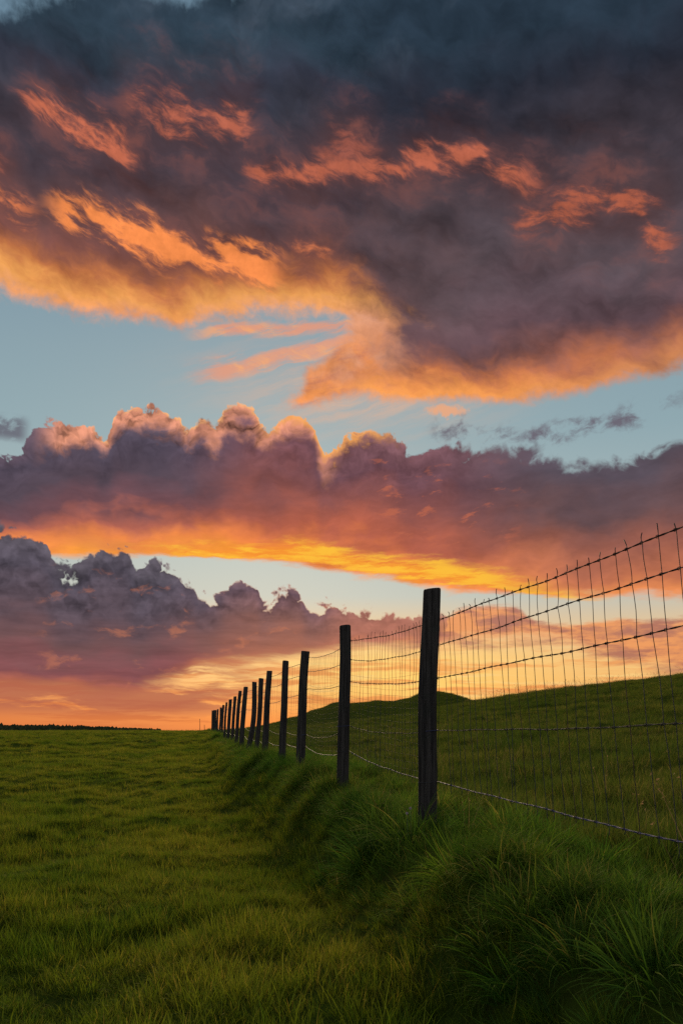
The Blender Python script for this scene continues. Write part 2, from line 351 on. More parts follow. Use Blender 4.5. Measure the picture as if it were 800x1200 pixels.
def build_world():
    w = bpy.data.worlds.new("World"); w.use_nodes = True
    nt = w.node_tree; nt.nodes.clear(); g = G(nt)
    co = g.new('ShaderNodeTexCoord')
    x, y, z = g.sep(X(g, co.outputs['Generated']))
    E = g.math('ARCSINE', z) * (180 / math.pi)
    def zone(kind):
        n_ = g.new('ShaderNodeGroup'); n_.node_tree = sky_zone(kind); return n_.outputs[0]
    def mixs(f, a, b):
        m = g.new('ShaderNodeMixShader'); g.put(m.inputs[0], f); g.l.new(a, m.inputs[1]); g.l.new(b, m.inputs[2]); return m.outputs[0]
    # zones of the same sky, so that each direction evaluates only the clouds that can be there
    s_ = mixs(g.math('GREATER_THAN', E, 18.2), zone('low'), zone('middle'))
    s_ = mixs(g.math('GREATER_THAN', E, 25.0), s_, zone('high'))
    ang = g.math('ARCCOSINE', (y * math.cos(math.radians(12)) + z * math.sin(math.radians(12))))
    fb = g.math('MAXIMUM', g.ss(ang, 0.85, 1.5), g.math('MAXIMUM', g.ss(E, 44, 58), g.ss(E, -0.5, -2.0)))
    s_ = mixs(fb, s_, zone('back'))
    out = g.new('ShaderNodeOutputWorld'); g.l.new(s_, out.inputs['Surface'])
    sc.world = w
    w.cycles.sampling_method = 'MANUAL'; w.cycles.sample_map_resolution = 512

build_world()

# ------------------------------------------------------------------ camera
cd = bpy.data.cameras.new("camera"); cam = bpy.data.objects.new("camera", cd)
sc.collection.objects.link(cam)
cam.location = (0, 0, 0); cam.rotation_euler = (math.radians(90), 0, 0)
cd.sensor_fit = 'VERTICAL'; cd.sensor_height = 36.0; cd.sensor_width = 24.0
cd.lens = 36.0 * F / 1200
cd.shift_y = (HY - 600) / 1200
cd.clip_start = 0.05; cd.clip_end = 20000
sc.camera = cam
sc.view_settings.view_transform = 'Standard'; sc.view_settings.look = 'None'
sc.view_settings.exposure = 0; sc.view_settings.gamma = 1
sc.cycles.use_adaptive_sampling = True
sc.cycles.adaptive_threshold = 0.02
sc.cycles.adaptive_min_samples = 8
# ------------------------------------------------------------------ helpers
rng = np.random.default_rng(7)
def link(o): sc.collection.objects.link(o); return o
def tag(o, label=None, cat=None, group=None, kind=None):
    for k_, v_ in (('label', label), ('category', cat), ('group', group), ('kind', kind)):
        if v_: o[k_] = v_
    return o
def mesh_np(name, V, Fc, mat=None, smooth=True):
    """V (n,3); Fc list of lists or (m,k) array"""
    me = bpy.data.meshes.new(name)
    V = np.asarray(V, dtype=np.float32)
    if isinstance(Fc, np.ndarray):
        m, k = Fc.shape
        me.vertices.add(len(V)); me.vertices.foreach_set('co', V.ravel())
        me.loops.add(m * k); me.loops.foreach_set('vertex_index', Fc.astype(np.int32).ravel())
        me.polygons.add(m); me.polygons.foreach_set('loop_start', np.arange(0, m * k, k, dtype=np.int32))
        me.polygons.foreach_set('loop_total', np.full(m, k, dtype=np.int32))
        if smooth: me.polygons.foreach_set('use_smooth', np.ones(m, dtype=bool))
        me.update(calc_edges=True); me.validate()
    else:
        me.from_pydata(V.tolist(), [], Fc); me.update()
        if smooth:
            for p in me.polygons: p.use_smooth = True
    if mat: me.materials.append(mat)
    return me
def obj(name, me, parent=None, loc=None):
    o = bpy.data.objects.new(name, me); link(o)
    if parent: o.parent = parent
    if loc: o.location = loc
    return o
def vnoise(x, y, seed=0):
    """smooth value noise in 2D, range about -1..1"""
    xi = np.floor(x).astype(np.int64); yi = np.floor(y).astype(np.int64)
    fx = x - xi; fy = y - yi
    fx = fx * fx * (3 - 2 * fx); fy = fy * fy * (3 - 2 * fy)
    def h(a, b):
        n = (a * 374761393 + b * 668265263 + seed * 1442695041) & 0xffffffff
        n = ((n ^ (n >> 13)) * 1274126177) & 0xffffffff
        return ((n ^ (n >> 16)) & 0xffff) / 32767.5 - 1
    return (h(xi, yi) * (1 - fx) + h(xi + 1, yi) * fx) * (1 - fy) + (h(xi, yi + 1) * (1 - fx) + h(xi + 1, yi + 1) * fx) * fy
def sst(x, a, b):
    t = np.clip((x - a) / (b - a), 0, 1); return t * t * (3 - 2 * t)

# ------------------------------------------------------------------ terrain
# fence posts: depth, centre column at foot, foot row, top column, top row
PX = [(5.5, 500, 950, 505.5, 690), (8.08, 401, 910, 404, 733), (11.4, 352.5, 888, 358, 763), (13.1, 330.8, 884, 335, 774.5),
      (15.05, 310, 881, 315.5, 786), (17.0, 301, 879, 306.3, 795), (18.8, 291.8, 875, 298, 799), (21.7, 283.2, 871, 288.3, 805),
      (23.6, 277, 870, 281.5, 809.5), (28, 272, 867, 275.4, 816), (32, 267, 864.5, 270, 819.5), (35.7, 263, 863, 265.5, 823),
      (42, 260, 860.5, 262, 826), (48, 257, 859, 259, 829), (56, 254.5, 856.5, 255.3, 831), (60, 252.5, 856, 253, 832), (64, 250.5, 855.6, 251, 832), (68, 248.5, 855.4, 249, 832.5)]
POSTS = []
for (d, bx, by, tx, ty) in PX:
    POSTS.append(dict(y=d, x=(bx - 400) / F * d, z=-(by - HY) / F * d, tx=(tx - 400) / F * d, tz=-(ty - HY) / F * d))
P0 = dict(y=2.55, x=1.19, z=-0.62, tx=1.20, tz=0.80)
PM = dict(y=-0.4, x=1.80, z=-0.66, tx=1.80, tz=0.78)      # the one beside the camera
FY = np.array([-30, -6, -0.4, 2.55] + [p['y'] for p in POSTS] + [90, 200, 3000])
FXc = np.array([7.7, 2.9, 1.80, 1.19] + [p['x'] for p in POSTS] + [-14.5, -33, -500])
FZ = np.array([-.66, -.66, -.66, -.62] + [p['z'] for p in POSTS] + [-.02, -3, -9])
def fence_x(y): return np.interp(y, FY, FXc)
def ground_z(x, y, detail=True):
    x = np.asarray(x, float); y = np.asarray(y, float)
    dist = np.hypot(x, y)
    fx = fence_x(y); d = x - fx
    zf = np.interp(y, FY, FZ) - 0.13
    zm = np.interp(y, [-30, 8, 20, 40, 60, 85, 110, 250, 700, 3000], [-1.25, -1.22, -.98, -.58, -.24, -.085, -.16, -3, -9, -14])
    # distances behind the camera stay level
    px = 400 + F * x / np.maximum(y, 1.0)
    near_c = np.interp(px, [250, 300, 380, 450, 500, 540, 570, 600, 650, 700, 750, 800, 1000, 1500], [0, 2, 6, 14, 22, 30, 35.5, 40, 46.5, 52, 57, 63, 80, 95])
    zc = near_c / F * 70
    t = np.clip((y - 5) / 65, 0, 1); t = t * 0.55 + 0.45 * t * t * (3 - 2 * t)
    z0 = np.interp(y, FY, FZ) - 0.14
    zr = np.where(y < 70, (-0.70) * (1 - t) + zc * t, zc - np.minimum((y - 70) * 0.05, 12) - np.clip((y - 70) * 0.01, 0, 5))
    zr = np.where(y < 5, -0.70, zr)
    far_c = np.interp(px, [235, 290, 320, 350, 395, 430, 460, 480, 500, 512, 530, 552, 575, 620, 700, 800], [-30, 3, 9.5, 17, 31, 32.5, 33.5, 37.5, 44, 44.5, 40, 33, 26, 14, 2, -20])
    zfh = (far_c + 1.5 * vnoise(px / 13, px * 0, 5)) / F * 170
    bell = sst(y, 80, 165) * (1 - sst(y, 178, 330))
    zr = zr * (1 - bell) + np.maximum(zfh, zr) * bell
    zr = np.where(y > 250, np.interp(y, [250, 500, 3000], [-6, -9, -14]) * sst(y, 250, 400) + zr * (1 - sst(y, 250, 400)), zr)
    # blend across the fence
    s_bank = sst(d, -0.70 - 0.015 * np.clip(y, 0, 60), -0.10)
    wr = sst(d, 0.15, 1.2 + 0.02 * np.clip(y, 0, 60))
    z = zm * (1 - s_bank) + zf * s_bank
    z = z * (1 - wr) + zr * wr
    if detail:
        amp = np.clip(0.080 + 0.0010 * dist, 0, 0.13) * (1 - sst(dist, 90, 200) * 0.5)
        z = z + amp * (vnoise(x * 1.7 + 3, y * 1.3, 1) * 0.7 + vnoise(x * 0.55, y * 0.45 + 9, 2) * 0.8 + 0.4 * vnoise(x * 3.9, y * 3.3, 3)) * (1 - sst(dist, 60, 90) * np.where(d < 0, 0.85, 0.3))
        z = z + 4 * sst(dist, 500, 2000) * 0
    return z

def build_ground(mat):
    rr = np.concatenate([np.linspace(0.3, 12, 110), np.geomspace(12.15, 130, 150), np.geomspace(134, 420, 60), np.geomspace(440, 9000, 30)])
    th = np.concatenate([np.linspace(-32, 32, 330), np.linspace(34, 326, 90)])
    th = np.radians(th)
    R, T = np.meshgrid(rr, th, indexing='ij')
    Xg, Yg = R * np.sin(T), R * np.cos(T)
    Z = ground_z(Xg, Yg)
    V = np.stack([Xg, Yg, Z], -1).reshape(-1, 3)
    nr, nt_ = R.shape
    i = np.arange(nr - 1)[:, None] * nt_; j = np.arange(nt_)[None, :]; j2 = (j + 1) % nt_
    Fq = np.stack([i + j, i + j2, i + nt_ + j2, i + nt_ + j], -1).reshape(-1, 4)
    # centre fan
    V = np.vstack([V, [[0, 0, float(ground_z(0., 0.))]]]); c = len(V) - 1
    me = mesh_np('ground', V, Fq[:, ::-1].copy(), mat)
    o = obj('ground', me); tag(o, kind='structure')
    fan = [[c, int((k + 1) % nt_), int(k)] for k in range(nt_)]
    bm = bmesh.new(); bm.from_mesh(me); bm.verts.ensure_lookup_table()
    for f in fan: 
        try: bm.faces.new([bm.verts[k] for k in f])
        except ValueError: pass
    bmesh.ops.recalc_face_normals(bm, faces=bm.faces)
    if sum(f.normal.z for f in list(bm.faces)[:50]) < 0:
        bmesh.ops.reverse_faces(bm, faces=bm.faces)
    bm.to_mesh(me); bm.free()
    return o

# ------------------------------------------------------------------ materials
def new_mat(name):
    m = bpy.data.materials.new(name); m.use_nodes = True
    nt = m.node_tree; nt.nodes.clear(); g = G(nt)
    out = g.new('ShaderNodeOutputMaterial')
    return m, g, out
def mat_ground():
    m, g, out = new_mat('turf_soil')
    pos = X(g, g.new('ShaderNodeNewGeometry').outputs['Position'])
    a = g.noise(pos, 0.35, 5, 0.6); b = g.noise(pos, 6.0, 6, 0.7); c = g.noise(pos, 0.06, 4, 0.5)
    col = g.mix(g.ss(a, 0.35, 0.65), (0.030, 0.046, 0.006), (0.045, 0.058, 0.008))
    col = g.mix(g.ss(c, 0.4, 0.6) * 0.5, col, (0.024, 0.042, 0.007))
    col = g.mix(g.ss(b, 0.42, 0.7) * 0.6, col, (0.020, 0.019, 0.007))
    bs = g.new('ShaderNodeBsdfDiffuse'); g.put(bs.inputs['Color'], col)
    bp = g.new('ShaderNodeBump'); bp.inputs['Strength'].default_value = 0.5; bp.inputs['Distance'].default_value = 0.06
    g.put(bp.inputs['Height'], g.noise(pos, 3.0, 8, 0.75)); g.l.new(bp.outputs[0], bs.inputs['Normal'])
    g.l.new(bs.outputs[0], out.inputs[0]); return m
def mat_grass(name, c_lo, c_hi, c_dry, dry=0.2, trans=0.45):
    """c_lo / c_hi: two greens mixed blade by blade and patch by patch; c_dry: straw coloured blades and tips"""
    m, g, out = new_mat(name)
    at = g.new('ShaderNodeAttribute', attribute_name='tone'); tone = X(g, at.outputs['Fac'])
    ah = g.new('ShaderNodeAttribute', attribute_name='h'); h = X(g, ah.outputs['Fac'])
    oi = g.new('ShaderNodeObjectInfo'); rnd = X(g, oi.outputs['Random'])
    pos = X(g, g.new('ShaderNodeNewGeometry').outputs['Position'])
    n1 = g.noise(pos, 0.45, 4, 0.6); n2 = g.noise(pos, 2.6, 3, 0.6)
    f = tone * 0.5 + g.ss(n1, 0.33, 0.67) * 0.55 + (rnd - 0.5) * 0.25 + (n2 - 0.5) * 0.9 - 0.05
    col = g.mix(f, c_lo, c_hi)
    dd = g.ss(tone + (n1 - 0.5) * 0.8 + (rnd - 0.5) * 0.2, 1.0 - dry, 1.0 - dry + 0.12) * (0.4 + h * 0.6)
    col = g.mix(dd, col, c_dry)
    col = g.mix(g.ss(h, 0.75, 1.0) * g.ss(tone, 0.3, 0.8) * 0.35, col, c_dry)
    df = g.new('ShaderNodeBsdfDiffuse'); g.put(df.inputs['Color'], col)
    tr = g.new('ShaderNodeBsdfTranslucent'); g.put(tr.inputs['Color'], g.scalec(col, 1.25))
    gl = g.new('ShaderNodeBsdfGlossy'); gl.inputs['Roughness'].default_value = 0.45; gl.inputs['Color'].default_value = (0.5, 0.5, 0.4, 1)
    m1 = g.new('ShaderNodeMixShader'); m1.inputs[0].default_value = trans
    g.l.new(df.outputs[0], m1.inputs[1]); g.l.new(tr.outputs[0], m1.inputs[2])
    m2 = g.new('ShaderNodeMixShader'); m2.inputs[0].default_value = 0.012
    g.l.new(m1.outputs[0], m2.inputs[1]); g.l.new(gl.outputs[0], m2.inputs[2])
    g.l.new(m2.outputs[0], out.inputs[0]); return m
def mat_wood(name='weathered_wood'):
    m, g, out = new_mat(name)
    tc = g.new('ShaderNodeTexCoord'); oc = X(g, tc.outputs['Object'])
    mp = g.new('ShaderNodeMapping'); g.put(mp.inputs[0], oc); mp.inputs['Scale'].default_value = (1, 1, 0.035)
    gr = X(g, mp.outputs[0])
    oi = g.new('ShaderNodeObjectInfo'); rnd = X(g, oi.outputs['Random'])
    grain = g.noise(gr, 60, 6, 0.7); fine = g.noise(gr, 190, 4, 0.6); blot = g.noise(oc, 7, 5, 0.6)
    col = g.mix(g.ss(grain, 0.35, 0.66), (0.022, 0.018, 0.017), (0.075, 0.062, 0.055))
    col = g.mix(g.ss(blot, 0.5, 0.72) * 0.6, col, (0.035, 0.036, 0.030))
    col = g.mix(g.ss(blot, 0.62, 0.8) * 0.4, col, (0.10, 0.105, 0.10))
    bs = g.new('ShaderNodeBsdfPrincipled'); g.put(bs.inputs['Base Color'], col); bs.inputs['Roughness'].default_value = 0.95
    bs.inputs['Specular IOR Level'].default_value = 0.12
    bp = g.new('ShaderNodeBump'); bp.inputs['Strength'].default_value = 1.0; bp.inputs['Distance'].default_value = 0.012
    g.put(bp.inputs['Height'], grain + fine * 0.5); g.l.new(bp.outputs[0], bs.inputs['Normal'])
    g.l.new(bs.outputs[0], out.inputs[0]); return m
def mat_metal(name, c1, c2, metallic=0.6, rough=0.5):
    m, g, out = new_mat(name)
    pos = X(g, g.new('ShaderNodeNewGeometry').outputs['Position'])
    n_ = g.noise(pos, 22, 5, 0.7)
    bs = g.new('ShaderNodeBsdfPrincipled'); g.put(bs.inputs['Base Color'], g.mix(g.ss(n_, 0.4, 0.62), c1, c2))
    bs.inputs['Metallic'].default_value = metallic; bs.inputs['Roughness'].default_value = rough
    g.l.new(bs.outputs[0], out.inputs[0]); return m

# ------------------------------------------------------------------ grass
def blades(n, rad, h0, h1, width, arch, seg=3, spread=1.0, splay=0.35, stalk=0.0):
    """a tuft of n curved, tapering blades as arrays"""
    a = rng.uniform(0, 2 * np.pi, n); r = rad * np.sqrt(rng.uniform(0, 1, n))
    bx, by = r * np.cos(a), r * np.sin(a)
    L = rng.uniform(h0, h1, n) * (1 - 0.25 * r / max(rad, 1e-6))
    da = a + rng.normal(0, 0.9, n) * spread            # direction of the arch
    lean = np.abs(rng.normal(splay, splay * 0.5, n)) * (0.4 + 0.8 * r / rad)
    cur = arch * rng.uniform(0.4, 1.5, n)
    face = da + rng.normal(0, 0.5, n)
    w = width * rng.uniform(0.6, 1.3, n)
    k = np.linspace(0, 1, seg + 1)
    ang = lean[:, None] + cur[:, None] * k[None, :] ** 1.3      # angle from vertical along the blade
    ang = np.minimum(ang, 2.5)
    st = L[:, None] / seg
    hx = np.concatenate([np.zeros((n, 1)), np.cumsum(np.sin(ang[:, :-1] * 0.5 + ang[:, 1:] * 0.5) * st, 1)], 1)
    hz = np.concatenate([np.zeros((n, 1)), np.cumsum(np.cos(ang[:, :-1] * 0.5 + ang[:, 1:] * 0.5) * st, 1)], 1)
    cx = bx[:, None] + hx * np.cos(da)[:, None]; cy = by[:, None] + hx * np.sin(da)[:, None]; cz = hz - 0.02
    ww = w[:, None] * (1 - k[None, :] ** 1.6) * 0.5
    ox, oy = -np.sin(face)[:, None] * ww, np.cos(face)[:, None] * ww
    Lf = np.stack([cx - ox, cy - oy, cz], -1)[:, :-1]; Rt = np.stack([cx + ox, cy + oy, cz], -1)[:, :-1]
    tip = np.stack([cx, cy, cz], -1)[:, -1:]
    V = np.concatenate([Lf, Rt, tip], 1)             # per blade: seg left, seg right, 1 tip
    per = 2 * seg + 1
    base = np.arange(n)[:, None] * per
    tris = []
    for s_ in range(seg - 1):
        tris.append(np.stack([s_, seg + s_, seg + s_ + 1])); tris.append(np.stack([s_, seg + s_ + 1, s_ + 1]))
    tris.append(np.array([seg - 1, 2 * seg - 1, 2 * seg]))
    T = np.array(tris)[None] + base[:, :, None]
    tone = np.repeat(rng.uniform(0, 1, n), per)
    hh = np.tile(np.concatenate([k[:-1], k[:-1], [1]]), n)
    return V.reshape(-1, 3), T.reshape(-1, 3), tone, hh
def tuft_objects(coll, mat, count, **kw):
    for i in range(count):
        V, T, tone, hh = blades(**kw)
        me = mesh_np('tuft', V, T, mat)
        for nm, arr in (('tone', tone), ('h', hh)):
            at = me.attributes.new(nm, 'FLOAT', 'POINT'); at.data.foreach_set('value', arr.astype(np.float32))
        o = bpy.data.objects.new('%s_%02d' % (coll.name, len(coll.objects)), me)
        coll.objects.link(o)
def scatter(name, coll, P, rot, scl, idx):
    me = bpy.data.meshes.new(name); me.vertices.add(len(P)); me.vertices.foreach_set('co', P.astype(np.float32).ravel())
    for nm, ty, key, arr in (('rot', 'FLOAT_VECTOR', 'vector', rot), ('scl', 'FLOAT_VECTOR', 'vector', scl), ('idx', 'INT', 'value', idx)):
        at = me.attributes.new(nm, ty, 'POINT')
        at.data.foreach_set(key, (arr.astype(np.int32) if ty == 'INT' else arr.astype(np.float32)).ravel())
    me.update()
    o = obj(name, me)
    ng = bpy.data.node_groups.new(name, 'GeometryNodeTree')
    ng.interface.new_socket('Geometry', in_out='INPUT', socket_type='NodeSocketGeometry')
    ng.interface.new_socket('Geometry', in_out='OUTPUT', socket_type='NodeSocketGeometry')
    N, Lk = ng.nodes, ng.links
    gi = N.new('NodeGroupInput'); go = N.new('NodeGroupOutput')
    iop = N.new('GeometryNodeInstanceOnPoints'); ci = N.new('GeometryNodeCollectionInfo')
    ci.inputs['Collection'].default_value = coll; ci.inputs['Separate Children'].default_value = True; ci.inputs['Reset Children'].default_value = True
    def na(nm, ty):
        n_ = N.new('GeometryNodeInputNamedAttribute'); n_.data_type = ty; n_.inputs['Name'].default_value = nm
        return [s_ for s_ in n_.outputs if s_.enabled and s_.name == 'Attribute'][0]
    Lk.new(gi.outputs[0], iop.inputs['Points']); Lk.new(ci.outputs[0], iop.inputs['Instance'])
    iop.inputs['Pick Instance'].default_value = True
    Lk.new(na('idx', 'INT'), iop.inputs['Instance Index'])
    e2r = N.new('FunctionNodeEulerToRotation'); Lk.new(na('rot', 'FLOAT_VECTOR'), e2r.inputs[0])
    Lk.new(e2r.outputs[0], iop.inputs['Rotation']); Lk.new(na('scl', 'FLOAT_VECTOR'), iop.inputs['Scale'])
    Lk.new(iop.outputs[0], go.inputs[0])
    md = o.modifiers.new('scatter', 'NODES'); md.node_group = ng
    return o
def sample_wedge(y0, y1, rho0, yk, ex, pxl=-160, pxr=960):
    """random ground points seen between two image columns, thinning with distance"""
    edges = np.geomspace(y0, y1, 60); out = []
    for a, b in zip(edges[:-1], edges[1:]):
        m = 0.5 * (a + b); rho = rho0 * min(1.0, (yk / m) ** ex)
        area = (b - a) * m * (pxr - pxl) / F
        n = rng.poisson(area * rho)
        y = rng.uniform(a, b, n); x = (rng.uniform(pxl, pxr, n) - 400) / F * y
        out.append(np.stack([x, y], 1))
    return np.concatenate(out)

def grow():
    mk = lambda n: bpy.data.collections.new(n)
    m_mead = mat_grass('meadow_blades', (0.048, 0.094, 0.006), (0.150, 0.160, 0.012), (0.24, 0.18, 0.030), 0.16)
    m_verge = mat_grass('verge_blades', (0.034, 0.096, 0.010), (0.100, 0.150, 0.013), (0.22, 0.17, 0.04), 0.14)
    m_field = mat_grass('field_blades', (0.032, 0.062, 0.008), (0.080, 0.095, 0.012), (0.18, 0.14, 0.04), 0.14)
    # --- meadow, left of the fence
    c1 = mk('meadow_tuft')
    tuft_objects(c1, m_mead, 8, n=64, rad=0.085, h0=0.055, h1=0.150, width=0.0046, arch=0.9, seg=3, splay=0.35)
    tuft_objects(c1, m_mead, 3, n=26, rad=0.09, h0=0.10, h1=0.26, width=0.0040, arch=0.7, seg=4, splay=0.25)
    P = sample_wedge(1.9, 100, 150, 6.5, 1.22)
    d = P[:, 0] - fence_x(P[:, 1])
    keep = d < -0.34 + 0.1 * vnoise(P[:, 0] * 3, P[:, 1] * 3, 8)
    P = P[keep]; x, y = P.T; n = len(P)
    clump = vnoise(x * 1.9 + 3, y * 1.5, 1) * 0.55 + vnoise(x * 0.6, y * 0.5, 12) * 0.45 + 0.5 * vnoise(x * 4.2, y * 3.6, 14)
    s = (0.90 + 0.62 * clump + rng.normal(0, 0.10, n)).clip(0.30, 1.9)
    grow_y = np.clip(y / 8, 1, 9) ** 0.42
    z = ground_z(x, y)
    rot = np.stack([rng.normal(0.0, 0.12, n), rng.normal(0.0, 0.12, n), rng.uniform(0, 6.28, n)], 1)
    scl = np.stack([s * 0.25 + 0.75 * grow_y, s * 0.25 + 0.75 * grow_y, s * grow_y ** 0.3], 1)
    o = scatter('meadow_grass', c1, np.stack([x, y, z], 1), rot, scl, np.where(rng.uniform(0, 1, n) < 0.90, rng.integers(0, 8, n), rng.integers(8, 11, n)))
    tag(o, 'short olive green pasture grass left of the fence', 'grass', kind='stuff'); print('meadow', n)
    # --- verge: long arching grass on the bank under the fence
    c2 = mk('verge_tuft')
    tuft_objects(c2, m_verge, 7, n=165, rad=0.14, h0=0.22, h1=0.52, width=0.0074, arch=1.75, seg=7, splay=0.42, spread=0.6)
    tuft_objects(c2, m_verge, 4, n=60, rad=0.10, h0=0.12, h1=0.30, width=0.0046, arch=1.0, seg=4, splay=0.3)
    def strip(rho0, yk, ex, lo, hi):
        out = []; e = np.geomspace(1.3, 75, 60)
        for a_, b_ in zip(e[:-1], e[1:]):
            m_ = 0.5 * (a_ + b_); n_ = rng.poisson((b_ - a_) * (hi - lo) * rho0 * min(1, (yk / m_) ** ex)); yy = rng.uniform(a_, b_, n_)
            out.append(np.stack([fence_x(yy) + rng.uniform(lo, hi, n_), yy], 1))
        return np.concatenate(out)
    Pb = strip(17, 8, 0.9, -0.46, 0.75); Pf = strip(90, 7, 1.1, -0.60, 1.0)
    # tussocks crowd together in clumps with hollows between them
    cl_ = vnoise(Pb[:, 0] * 2.6, Pb[:, 1] * 1.7, 21); Pb = Pb[cl_ > -0.45]
    P = np.concatenate([Pb, Pf]); nb_ = len(Pb); x, y = P.T; d = x - fence_x(y); n = len(P)
    big = np.arange(n) < nb_
    z = ground_z(x, y)
    lump = vnoise(x * 2.6, y * 1.7, 21) * 0.7 + 0.3 * vnoise(x * 0.8, y * 0.7, 22)
    s = (0.80 + 0.40 * lump + rng.normal(0, 0.12, n)) * (0.60 + 0.40 * np.clip(1 - np.abs(d + 0.2) / 0.95, 0, 1))
    s = s.clip(0.35, 1.3) * np.interp(y, [0, 8, 20, 70], [1.0, 0.95, 0.8, 0.65])
    s = np.where((np.abs(d) < 0.16) & big, s * 0.75, s)
    s = s * (1 - 0.22 * sst(-d, 0.22, 0.5))
    grow_y = np.clip(y / 8, 1, 9) ** 0.35
    tilt = 0.62 * sst(-d, -0.05, 0.45) - 0.30 * sst(d, 0.1, 0.6)
    rx = rng.normal(0.10, 0.16, n); ry = -tilt + rng.normal(0, 0.15, n)
    rot = np.stack([rx, ry, rng.normal(0, 0.6, n)], 1)
    idx = np.where(big, rng.integers(0, 7, n), rng.integers(7, 11, n))
    o = scatter('verge_grass', c2, np.stack([x, y, z], 1), rot, np.stack([s * grow_y, s * grow_y, s], 1), idx)
    tag(o, 'long arching dark green grass on the bank under the fence', 'grass', kind='stuff'); print('verge', n)
    # --- field right of the fence, rising to the hill
    c3 = mk('field_tuft')
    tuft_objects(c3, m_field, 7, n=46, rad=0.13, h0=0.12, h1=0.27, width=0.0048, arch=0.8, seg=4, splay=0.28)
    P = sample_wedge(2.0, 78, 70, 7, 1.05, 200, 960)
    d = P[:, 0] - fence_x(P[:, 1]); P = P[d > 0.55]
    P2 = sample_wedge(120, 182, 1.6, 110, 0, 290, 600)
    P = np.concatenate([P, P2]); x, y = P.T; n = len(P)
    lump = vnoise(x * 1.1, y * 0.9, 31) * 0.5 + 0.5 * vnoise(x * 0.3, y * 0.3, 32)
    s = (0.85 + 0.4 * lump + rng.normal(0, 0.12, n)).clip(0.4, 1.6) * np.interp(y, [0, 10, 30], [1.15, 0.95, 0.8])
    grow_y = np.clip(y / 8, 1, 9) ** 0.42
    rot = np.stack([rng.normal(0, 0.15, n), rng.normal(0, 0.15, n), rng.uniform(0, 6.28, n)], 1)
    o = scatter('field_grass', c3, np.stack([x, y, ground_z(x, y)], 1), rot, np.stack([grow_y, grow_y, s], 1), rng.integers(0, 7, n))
    tag(o, 'green grass of the field rising to the hill behind the wire', 'grass', kind='stuff'); print('field', n)
    # --- dry seed stalks
    c4 = mk('seed_stalk')
    m_dry = mat_grass('dry_stalks', (0.10, 0.075, 0.04), (0.16, 0.11, 0.06), (0.20, 0.13, 0.07), 0.3)
    for i in range(6):
        V1, T1, t1, h1 = blades(n=5, rad=0.10, h0=0.55, h1=0.95, width=0.006, arch=0.28, seg=6, splay=0.12)
        Vs, Ts, ts, hs = [V1], [T1], [t1], [h1]; off = len(V1)
        per = 13
        for b in range(5):
            tipp = V1[b * per + 12]; c_ = V1[b * per + 5]
            dirv = (tipp - c_) / (np.linalg.norm(tipp - c_) + 1e-6)
            for s_ in range(9):
                p = tipp - dirv * 0.017 * s_ * rng.uniform(0.7, 1.2) + rng.normal(0, 0.007, 3)
                q_ = rng.normal(0, 0.0065, (3, 3)); q_[:, 2] *= 1.3
                Vs.append(p + q_); Ts.append(np.array([[0, 1, 2]]) + off); off += 3
                ts.append(rng.uniform(0, 1, 3)); hs.append(np.ones(3))
        me = mesh_np('stalk', np.concatenate(Vs), np.concatenate(Ts), m_dry)
        for nm, arr in (('tone', np.concatenate(ts)), ('h', np.concatenate(hs))):
            at = me.attributes.new(nm, 'FLOAT', 'POINT'); at.data.foreach_set('value', arr.astype(np.float32))
        oo = bpy.data.objects.new('seed_stalk_%02d' % i, me); c4.objects.link(oo)
    A_ = sample_wedge(50, 73, 0.35, 60, 0, 540, 900)
    B_ = sample_wedge(7, 40, 0.45, 20, 0.8, 430, 960); B_ = B_[B_[:, 0] - fence_x(B_[:, 1]) > 1.0]
    C_ = np.array([[1.40, 3.05], [1.52, 3.3], [1.47, 3.2], [0.35, 5.75], [0.82, 5.3]])
    P = np.concatenate([A_, B_, C_]); x, y = P.T; n = len(P)
    s = rng.uniform(0.45, 0.9, n) * np.where(y > 45, 1.25, 0.62)
    s[-5:] = [0.75, 0.9, 0.8, 0.4, 0.4]
    rot = np.stack([rng.normal(0, 0.12, n), rng.normal(0.08, 0.12, n), rng.uniform(0, 6.28, n)], 1)
    wd = np.where(y > 45, 2.2, 1.0) * s
    o = scatter('stalk_grass', c4, np.stack([x, y, ground_z(x, y)], 1), rot, np.stack([wd, wd, s], 1), rng.integers(0, 6, n))
    tag(o, 'thin dry seed stalks standing above the field grass', 'grass', kind='stuff'); print('stalks', n)

# ------------------------------------------------------------------ fence
def tube(points, radii, sides=6, closed=False, twist=None):
    """tube along points -> V, F (lists)"""
    pts = [Vector(p) for p in points]; n = len(pts); V = []; Fc = []
    up = Vector((0, 0, 1))
    for i, p in enumerate(pts):
        t = (pts[(i + 1) % n] - pts[i - 1]) if closed else (pts[min(i + 1, n - 1)] - pts[max(i - 1, 0)])
        if t.length < 1e-9: t = Vector((0, 0, 1))
        t.normalize()
        a = t.cross(up) if abs(t.dot(up)) < 0.95 else t.cross(Vector((1, 0, 0)))
        a.normalize(); b = t.cross(a)
        r = radii[i] if hasattr(radii, '__len__') else radii
        for k in range(sides):
            th = 2 * math.pi * k / sides
            V.append(p + a * (r * math.cos(th)) + b * (r * math.sin(th)))
    m = n if closed else n - 1
    for i in range(m):
        for k in range(sides):
            k2 = (k + 1) % sides; i2 = (i + 1) % n
            Fc.append([i * sides + k, i * sides + k2, i2 * sides + k2, i2 * sides + k])
    if not closed:
        Fc.append([k for k in range(sides)][::-1]); Fc.append([(n - 1) * sides + k for k in range(sides)])
    return V, Fc
